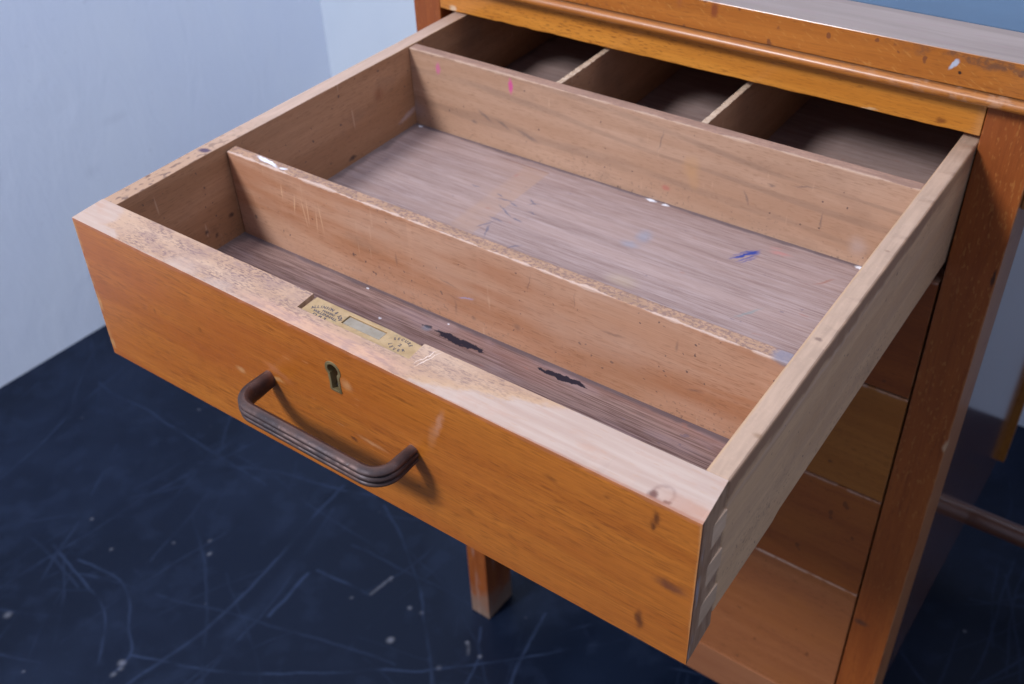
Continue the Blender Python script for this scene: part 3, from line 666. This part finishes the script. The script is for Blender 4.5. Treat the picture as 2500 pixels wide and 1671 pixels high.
# pull handle: reeded bar swept round two bends
def handle_mesh(cx, cz, org):
    prof = []                                    # (outward, up) cross-section
    hw = .0062
    for i in range(7):                           # plain inner side, rounded
        a = math.pi / 2 + math.pi * i / 6
        prof.append((-.0012 + .0034 * math.cos(a), hw * math.sin(a)))
    n = 24
    for i in range(1, n):                        # three reeds on the outer side
        w = -hw + 2 * hw * i / n
        t = (w + hw) / (2 * hw) * 3
        sh = math.sqrt(max(0, 1 - (w / hw) ** 4))
        prof.append((-.0010 + .0038 * sh * (.58 + .52 * abs(math.sin(math.pi * t)) ** .6), w))
    x0, x1, D, r = cx - .0525, cx + .0525, -.0255, .0125
    path = []
    for k in range(5): path.append((x0, .001 + (D + r - .001) * k / 4, (-1, 0)))
    for k in range(1, 12):
        a = math.pi / 2 * k / 12; path.append((x0 + r - r * math.cos(a), D + r - r * math.sin(a), (-math.cos(a), -math.sin(a))))
    for k in range(13): path.append((x0 + r + (x1 - x0 - 2 * r) * k / 12, D, (0, -1)))
    for k in range(1, 12):
        a = math.pi / 2 * k / 12; path.append((x1 - r + r * math.sin(a), D + r - r * math.cos(a), (math.sin(a), -math.cos(a))))
    for k in range(5): path.append((x1, D + r + (.001 - D - r) * k / 4, (1, 0)))
    bm = bmesh.new(); rings = []
    for (px, py, nn) in path:
        dep = min(1, max(0, -py / .010)); sc = .90 + .10 * dep
        rings.append([bm.verts.new((px + nn[0] * u * sc, py + nn[1] * u * sc, cz + w * sc)) for u, w in prof])
    m = len(prof)
    for a, b in zip(rings[:-1], rings[1:]):
        for i in range(m): bm.faces.new((a[i], a[(i+1) % m], b[(i+1) % m], b[i]))
    bm.faces.new(rings[0][::-1]); bm.faces.new(rings[-1])
    return finish(bm, org, 0, smooth=True)
link('handle', handle_mesh(.2095, -.0502, DRO), M_BRONZE, drawer)

# sides, back, bottom, dividers, partitions
sl = box(0, .0124, T, .565, -.0905, 0)
jitter_edge(sl, (0, 0, -1), .012, lambda c: c.z > -.0005, .00025, 1)
part('side_board', sl, DRO, mat_side_left(), drawer, bevel=.0007, warp=lambda c: Vector((c.x - .0016 * (1 - c.y / L), c.y, c.z - (max(0, c.y - .1) / .3 * .0042 if c.z > -.01 else 0))))
sr = box(.4078, .4196, T, .565, -.0905, -.0002)
jitter_edge(sr, (-.5, 0, -1), .006, lambda c: c.z > -.0005 and c.x > .415, .0014, 1)
part('side_board', sr, DRO, mat_side_right(), drawer, bevel=.0020, seg=4, warp=lambda c: Vector((c.x + .0006 * (c.y / L), c.y, c.z - (.0025 if c.y < .1 and c.z < -.05 else 0))))
M_BACK = inside_wood('drawer_back_beech', 0, (.3, .16, .09), (.38, .22, .13), (.2, .1, .05), 9.1, (.5, .35, .25))[0].done(.6)
part('back_board', box(.0125, .4077, .555, .5645, -.0905, -.010), DRO, M_BACK, drawer)
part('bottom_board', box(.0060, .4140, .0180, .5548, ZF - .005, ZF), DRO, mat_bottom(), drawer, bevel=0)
d1 = box(.0120, .4080, .1130, .1214, ZF - .001, -.0040)
jitter_edge(d1, (0, .5, -1), .005, lambda c: c.z > -.005 and c.y < .115, .0008, 0)
part('divider', d1, DRO, mat_div1(), drawer, bevel=.0007, warp=lambda c: Vector((c.x, c.y + .0008 * c.x / W, c.z)))
d2 = box(.0120, .4080, .3007, .3096, ZF - .001, -.0040)
jitter_edge(d2, (0, .5, -1), .010, lambda c: c.z > -.005 and c.y < .303, .0003, 0)
part('divider', d2, DRO, mat_div2(), drawer, bevel=.0007)
M_SLIP = mat_slip()
for xx in (.1416, .2576):
    p = box(xx, xx + .0046, .3098, .5548, ZF, -.0048)
    jitter_edge(p, (0, 0, -1), .003, lambda c: c.z > -.0055, .0007, 1)
    part('partition', p, DRO, M_SLIP, drawer, bevel=.0005)
# lapped dovetails on the right-hand end (tails of the side, let into the front)
for zc, h, sh, sd in ((-.0245, .0085, 1.0, 1), (-.0505, .0085, .92, 2), (-.0765, .0085, .85, 3)):
    pts = [(.0085, zc - h), (.0275, zc - h * .72), (.0275, zc + h * .72), (.0085, zc + h)]
    bm = bmesh.new(); a = [bm.verts.new((.4150, y, z)) for y, z in pts]; b = [bm.verts.new((.4199 + .0001 * sd, y, z)) for y, z in pts]
    bm.faces.new(a); bm.faces.new(b[::-1])
    for i in range(4): bm.faces.new((a[i], b[i], b[(i+1) % 4], a[(i+1) % 4]))
    part('dovetail', bm, DRO, mat_tail(sh, sd), drawer, bevel=.0002)

# ------------------------------------------------------------------ the desk carcass
desk = thing('desk', DKO, 'orange brown wooden writing desk with blue linoleum top and a column of drawers', 'desk')
def varn(name, axis, dark, light, fleck, org=DKO, rough=.34, coat=.5, cr=.14, seed=0., edges=None, fl=.6, **kw):
    M = Mat(name, org, .006, 90)
    f2, f3 = grain(M, axis, dark, light, fleck, fl=fl, seed=seed, **kw)
    if edges: edges(M, *M.xyz(), *M.xyz(M.N))
    return M.done(rough, coat, cr, .45, M.ma('ADD', f2, M.ma('MULTIPLY', f3, .7)), .12, .0005)
# top: solid lipping with a shallow bed for the linoleum
TX0, TX1, TY0, TY1, TZ0, TZ1 = -.056, 1.12, .356, .83, .0352, .0562
def mk_top(M, x, y, z, xn, yn, zn):
    up = M.mr(zn, .6, .85)
    tp = M.mix(M.mr(M.noise((7, 90, 40), 4, .6, .5), .3, .7), (.215, .138, .100), (.29, .20, .155))
    tp = M.mix(M.mr(M.noise((30, 260, 40), 3, .6), .55, .7, 0, .5), tp, (.27, .15, .13))
    M.over(up, tp)  # veneer grain, with a pinkish-grey sheen of reflected light put into its colour
    fr = M.mr(yn, -.6, -.85)
    # diagonal ray flecks on the sawn edge
    r = M.nt.nodes.new('ShaderNodeMapping'); r.inputs['Rotation'].default_value = (0, -.55, 0); M.link(M.P, r.inputs['Vector'])
    rf = M.noise((150, 500, 620), 1, .4, vec=r.outputs[0])
    M.over(M.ma('MULTIPLY', M.mr(rf, .60, .72, 0, .28), fr), (.62, .30, .08))
    # dark bruise under the arris near the corner, chips and dots
    wn = M.noise((60, 60, 80), 5, .65)
    br = M.ma('MULTIPLY', M.ma('MULTIPLY', fr, M.mr(x, .33, .40)), M.mr(M.ma('MULTIPLY_ADD', wn, .014, z), .0555, .0600))
    M.over(M.ma('MULTIPLY', M.ma('MULTIPLY', br, M.mr(wn, .45, .6)), .8), (.13, .06, .035))
    M.mark((.2400, .356, .0512), (.0028, .006, .0050), (.20, .045, .015), 0, .5, .8, 1)
    M.mark((.2130, .356, .0520), (.0020, .006, .0040), (.30, .09, .025), 0, .6, .6, 1)
    M.mark((.3985, .356, .0480), (.0014, .006, .0038), (.45, .50, .60), .5, .4, .9, 1)
    M.mark((.4020, .356, .0430), (.0011, .006, .0011), (.02, .01, .01), 0, .4, .95, 1)
    speck(M, (130, 130, 130), .70, .74, (.16, .05, .02), .8, (1, 4, 0), fr)
    ra = M.noise((14, 14, 14), 3)
    M.over(M.ma('MULTIPLY', M.ma('MULTIPLY', M.mr(zn, .3, .5), M.mr(zn, .9, .8)), M.mr(ra, .4, .6, 0, .6)), (.50, .28, .17))
M_TOP = varn('varnished_edge', 0, (.37, .112, .014), (.47, .158, .024), (.19, .055, .009), edges=mk_top, rough=.36, fl=.4, seed=2)
part('desktop', voxel([TX0, TX0 + .05, TX1 - .05, TX1], [TY0, TY0 + .0475, TY1 - .05, TY1], [TZ0, TZ1 - .0015, TZ1], lambda i, j, k: not (i == 1 and j == 1 and k == 1)), DKO, M_TOP, desk, bevel=.0022, seg=4)
def mat_lino():
    M = Mat('blue_linoleum', DKO, .004, 100)
    n = M.noise((14, 14, 14), 4, .6)
    M.col = M.mix(M.mr(n, .3, .7), (.038, .085, .150), (.050, .106, .180))
    M.over(M.mr(M.noise((20, 400, 20), 3, .6), .55, .75, 0, .35), (.042, .078, .115))
    return M.done(.42, 0, .2, .5, M.noise((300, 300, 300), 2), .08, .0004)
LX0, LX1, LY0, LY1 = TX0 + .0512, TX1 - .0512, TY0 + .0488, TY1 - .0512
part('linoleum_inlay', box(LX0, LX1, LY0, LY1, TZ1 - .0014, TZ1 - .0001), DKO, mat_lino(), desk, bevel=.0004)
# bead moulding under the lip
def bead():
    bm = bmesh.new(); pr = []
    for i in range(15):
        a = -math.pi * .5 + math.pi * i / 14
        pr.append((.3570 - .0058 * math.cos(a), .0309 + .0043 * math.sin(a)))
    pr += [(.3680, .0352), (.3680, .0266)]
    n = len(pr); xs = [TX0 + .004 + (TX1 - TX0 - .008) * k / 40 for k in range(41)]
    rr = [[bm.verts.new((x, y, z)) for y, z in pr] for x in xs]
    for a, b in zip(rr[:-1], rr[1:]):
        for i in range(n): bm.faces.new((a[i], b[i], b[(i+1) % n], a[(i+1) % n]))
    bm.faces.new(rr[0]); bm.faces.new(rr[-1][::-1])
    return bm
def mk_bead(M, x, y, z, xn, yn, zn):
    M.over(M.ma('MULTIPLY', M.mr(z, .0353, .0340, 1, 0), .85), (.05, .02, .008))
    w = M.noise((120, 120, 120), 4, .6)
    M.over(M.ma('MULTIPLY', M.mr(x, .30, .42), M.mr(w, .5, .64, 0, .3)), (.50, .32, .22))
    M.over(M.mr(M.noise((20, 60, 60), 4), .5, .7, 0, .5), (.30, .085, .02))
M_BEAD = varn('varnished_bead', 0, (.36, .115, .018), (.46, .165, .03), (.17, .05, .01), edges=mk_bead, rough=.40, coat=.35, cr=.24, seed=5)
link('bead_moulding', finish(bead(), DKO, 0, smooth=True), M_BEAD, desk)
PX0, PX1, RX0, RX1 = -.0416, -.0128, .4204, .4533
def mk_rail(M, x, y, z, xn, yn, zn):
    wn = M.noise((60, 60, 60), 4, .6)
    M.over(M.mr(M.ma('MULTIPLY_ADD', wn, -.004, z), .0002, -.0012, 0, .7), (.16, .04, .01))
    M.over(M.ma('MULTIPLY', M.mr(x, .413, .4195), M.mr(yn, -.5, -.8, 0, .35)), (.50, .24, .10))
    M.mark((.0010, .368, .004), (.0030, .006, .0020), (.70, .55, .38), 0, .5, .7, 1)
    M.mark((.395, .368, .0055), (.003, .006, .0016), (.16, .04, .01), 0, .6, .7, 1)
    M.mark((.350, .368, .0028), (.005, .006, .0008), (.60, .42, .25), 0, .5, .7, 1)
M_RAIL = varn('varnished_rail', 0, (.54, .190, .022), (.68, .270, .038), (.22, .062, .010), edges=mk_rail, seed=4, fl=.8, coat=.3, rough=.4)
rb = box(PX1 + .0002, RX0 - .0004, L, L + .022, .0016, .0264)
jitter_edge(rb, (0, 0, 1), .008, lambda c: c.z < .002 and c.y < L + .001, .0006, 0)
part('drawer_rail', rb, DKO, M_RAIL, desk, bevel=.0006)
def mk_post(M, x, y, z, xn, yn, zn):
    wn = M.noise((50, 50, 50), 4, .65)
    # pale rubbed line down the outer arris and the ray fleck of the quartered face
    fleck = M.noise((520, 520, 190), 1, .5, off=(2, 2, 2))
    M.over(M.ma('MULTIPLY', M.mr(fleck, .58, .74, 0, .36), M.mr(M.noise((22, 22, 9), 2), .35, .6, .2, 1)), (.52, .215, .055))
    M.over(M.ma('MULTIPLY', M.mr(M.ma('MULTIPLY_ADD', wn, .004, x), .4542, .4552), .5), (.46, .22, .09))
    M.mark((.4512, .368, -.093), (.0010, .006, .0060), (.05, .02, .01), 0, .5, .9, 1)
    M.mark((.4530, .369, -.245), (.0022, .006, .0050), (.60, .36, .2), 0, .5, .8, 1)
    M.mark((.4275, .368, -.475), (.0060, .006, .0030), (.06, .03, .02), 0, .7, .7, 1)
    # scuffed grey foot
    M.over(M.ma('MULTIPLY', M.mr(M.ma('MULTIPLY_ADD', wn, .08, z), -.700, -.760), .7), (.23, .19, .15))
    M.over(M.ma('MULTIPLY', M.mr(M.noise((90, 90, 14), 3), .55, .68), M.mr(z, -.62, -.70, 0, .45)), (.42, .30, .25))
M_POST = varn('quartered_beech_post', 2, (.26, .060, .009), (.34, .088, .014), (.17, .036, .005), edges=mk_post, seed=8, fl=.35, fa=60, fx=500, coat=.12, rough=.5)
for x0, x1, y0, y1 in ((PX0, PX1, L - .0002, L + .049), (RX0, RX1, L, L + .049), (PX0, PX1, .750, .796), (.372, .400, .742, .7795)):
    part('leg', box(x0, x1, y0, y1, FLOOR, .0350 if y0 > .5 else .0264), DKO, M_POST, desk, bevel=.0011, seg=3)
M_PANEL = varn('glossy_side_panel', 2, (.19, .075, .042), (.26, .11, .06), (.10, .036, .02), seed=11, rough=.22, coat=1.0, cr=.10, fl=.35)
part('side_panel', box(.4440, .4524, L + .0492, .7960, -.6075, .0350), DKO, M_PANEL, desk, bevel=.0006)
part('side_panel', box(-.0400, -.0290, L + .0492, .7498, -.6075, .0350), DKO, M_PANEL, desk, bevel=.0006)
part('back_panel', box(PX1 + .0004, .4436, .780, .790, -.6075, .0350), DKO, M_PANEL, desk, bevel=.0005)
part('pedestal_floor', box(-.0286, .4436, L + .0225, .7798, -.640, -.628), DKO, M_PANEL, desk, bevel=.0005)
M_PANEL.node_tree.nodes['Principled BSDF'].inputs['Coat IOR'].default_value = 1.75
M_LIP = varn('orange_lipping', 2, (.36, .135, .020), (.46, .185, .03), (.2, .06, .01), seed=13)
part('rear_stile', box(.4442, .4600, .7964, .806, -.606, .0350), DKO, M_LIP, desk, bevel=.0008)
M_PLINTH = varn('plinth_rail', 0, (.30, .105, .040), (.38, .150, .062), (.18, .06, .025), seed=15, fl=.3)
part('plinth_rail', box(PX1 + .0002, RX0 - .0002, L - .001, L + .022, -.672, -.6215), DKO, M_PLINTH, desk, bevel=.0008)
part('apron', box(RX1 + .0002, 1.06, L + .006, L + .026, -.0425, .0210), DKO, M_RAIL, desk, bevel=.0008)
# far end of the kneehole: end frame and foot rail
for y0 in (L, .750): part('leg', box(1.06, 1.093, y0, y0 + .049, FLOOR, .0210 if y0 < .5 else .035), DKO, M_POST, desk, bevel=.0011, seg=3)
def rod(x0, x1, cy, cz, r):
    bm = bmesh.new(); n = 20
    A = [[bm.verts.new((x, cy + r * math.cos(2 * math.pi * i / n), cz + r * math.sin(2 * math.pi * i / n))) for i in range(n)] for x in (x0, x1)]
    for i in range(n): bm.faces.new((A[0][i], A[0][(i+1) % n], A[1][(i+1) % n], A[1][i]))
    bm.faces.new(A[0][::-1]); bm.faces.new(A[1]); return bm
link('foot_rail', finish(rod(.398, 1.062, .776, -.690, .0125), DKO, 0, smooth=True), varn('dark_foot_rail', 0, (.13, .05, .03), (.19, .075, .042), (.08, .03, .02), seed=17), desk)

# ------------------------------------------------------------------ the closed drawers below
def mk_lower(tone, zt, zb):
    def f(M, x, y, z, xn, yn, zn):
        wn = M.noise((70, 70, 70), 5, .65, off=(zt * 50, 0, 0))
        a = M.mr(M.ma('MULTIPLY_ADD', wn, .0034, z), zt - .0010, zt + .0008)
        M.over(M.ma('MULTIPLY', a, M.mr(wn, .38, .52, .15, .65)), (.56, .36, .26))
        b = M.mr(M.ma('MULTIPLY_ADD', wn, .0024, x), .4190, .4202)
        M.over(M.ma('MULTIPLY', b, .55), (.48, .25, .11))
        M.over(M.mr(M.noise((6, 6, 18), 4, .6, off=(zt * 40, 0, 0)), .4, .72, 0, .55), tone)
        speck(M, (90, 90, 90), .72, .76, (.1, .03, .01), .6, (zt * 30, 0, 0))
    return f
LOW = [(-.1100, -.2150, (.24, .054, .008), (.32, .080, .012), (.18, .042, .008), 'closed drawer directly beneath the open one, its dark red brown front mostly hidden'),
       (-.2165, -.3262, (.32, .100, .014), (.42, .145, .024), (.37, .115, .016), 'closed drawer with the yellowest honey coloured front, second below the open drawer'),
       (-.3276, -.4438, (.26, .062, .012), (.35, .096, .018), (.36, .110, .017), 'closed drawer with red brown front between the honey coloured and the deep bottom drawer'),
       (-.4452, -.6200, (.30, .095, .030), (.37, .130, .044), (.34, .110, .026), 'deepest closed drawer, orange brown, at the bottom above the plinth rail')]
hm = handle_mesh(.2095, 0, Vector((.2095, 0, 0)))
esm = finish(ring_prism([(x - KX, z - KZ) for x, z in ES_O], [(x - KX, z - KZ) for x, z in ES_I], -.0005, .003), Vector((0, 0, 0)), 0)
ksm = finish(poly_prism([(x - KX, z - KZ) for x, z in keyhole(KX, KZ, .0036, .0023, .0025, -.0226, -.0322)], -.0001, .002), Vector((0, 0, 0)), 0)
M_ESC = esc.data.materials[0]
for i, (zt, zb, dk, lt, tone, label) in enumerate(LOW):
    org = Vector((.2038, L + .02, zb))
    t = thing('drawer', org, label, 'drawer', 'closed drawers of the desk pedestal')
    M_L = varn('varnished_drawer_front', 0, dk, lt, tuple(c * .45 for c in dk), org=org, seed=20 + i * 3, edges=mk_lower(tone, zt, zb), rough=.42, coat=.15, fl=.45)
    part('drawer_front', box(PX1 + .0015, .4186, L + .0008, L + .021, zb, zt), org, M_L, t, bevel=.0010, seg=3)
    part('drawer_box', voxel([PX1 + .006, PX1 + .018, .402, .414], [L + .0212, .70, .712], [zb + .01, zb + .016, zt - .012], lambda i, j, k: k == 0 or i != 1 or j == 1), org, M_BACK, t, bevel=0)
    zc = (zt + zb) / 2
    h = link('handle', hm if i else hm, M_BRONZE if not hm.materials else None, t); h.location = (Vector((.2095, L + .0008, zc)) - org) * S
    if i < 0: pass
    e = link('escutcheon', esm, M_ESC if not esm.materials else None, t); e.location = (Vector((KX, L + .0008, zt - .0186)) - org) * S
    k = link('keyhole', ksm, M_BLACK if not ksm.materials else None, e)

for me in bpy.data.meshes:
    if len(me.materials) > 1 and me.materials[0] == me.materials[-1]: me.materials.pop(index=len(me.materials) - 1)
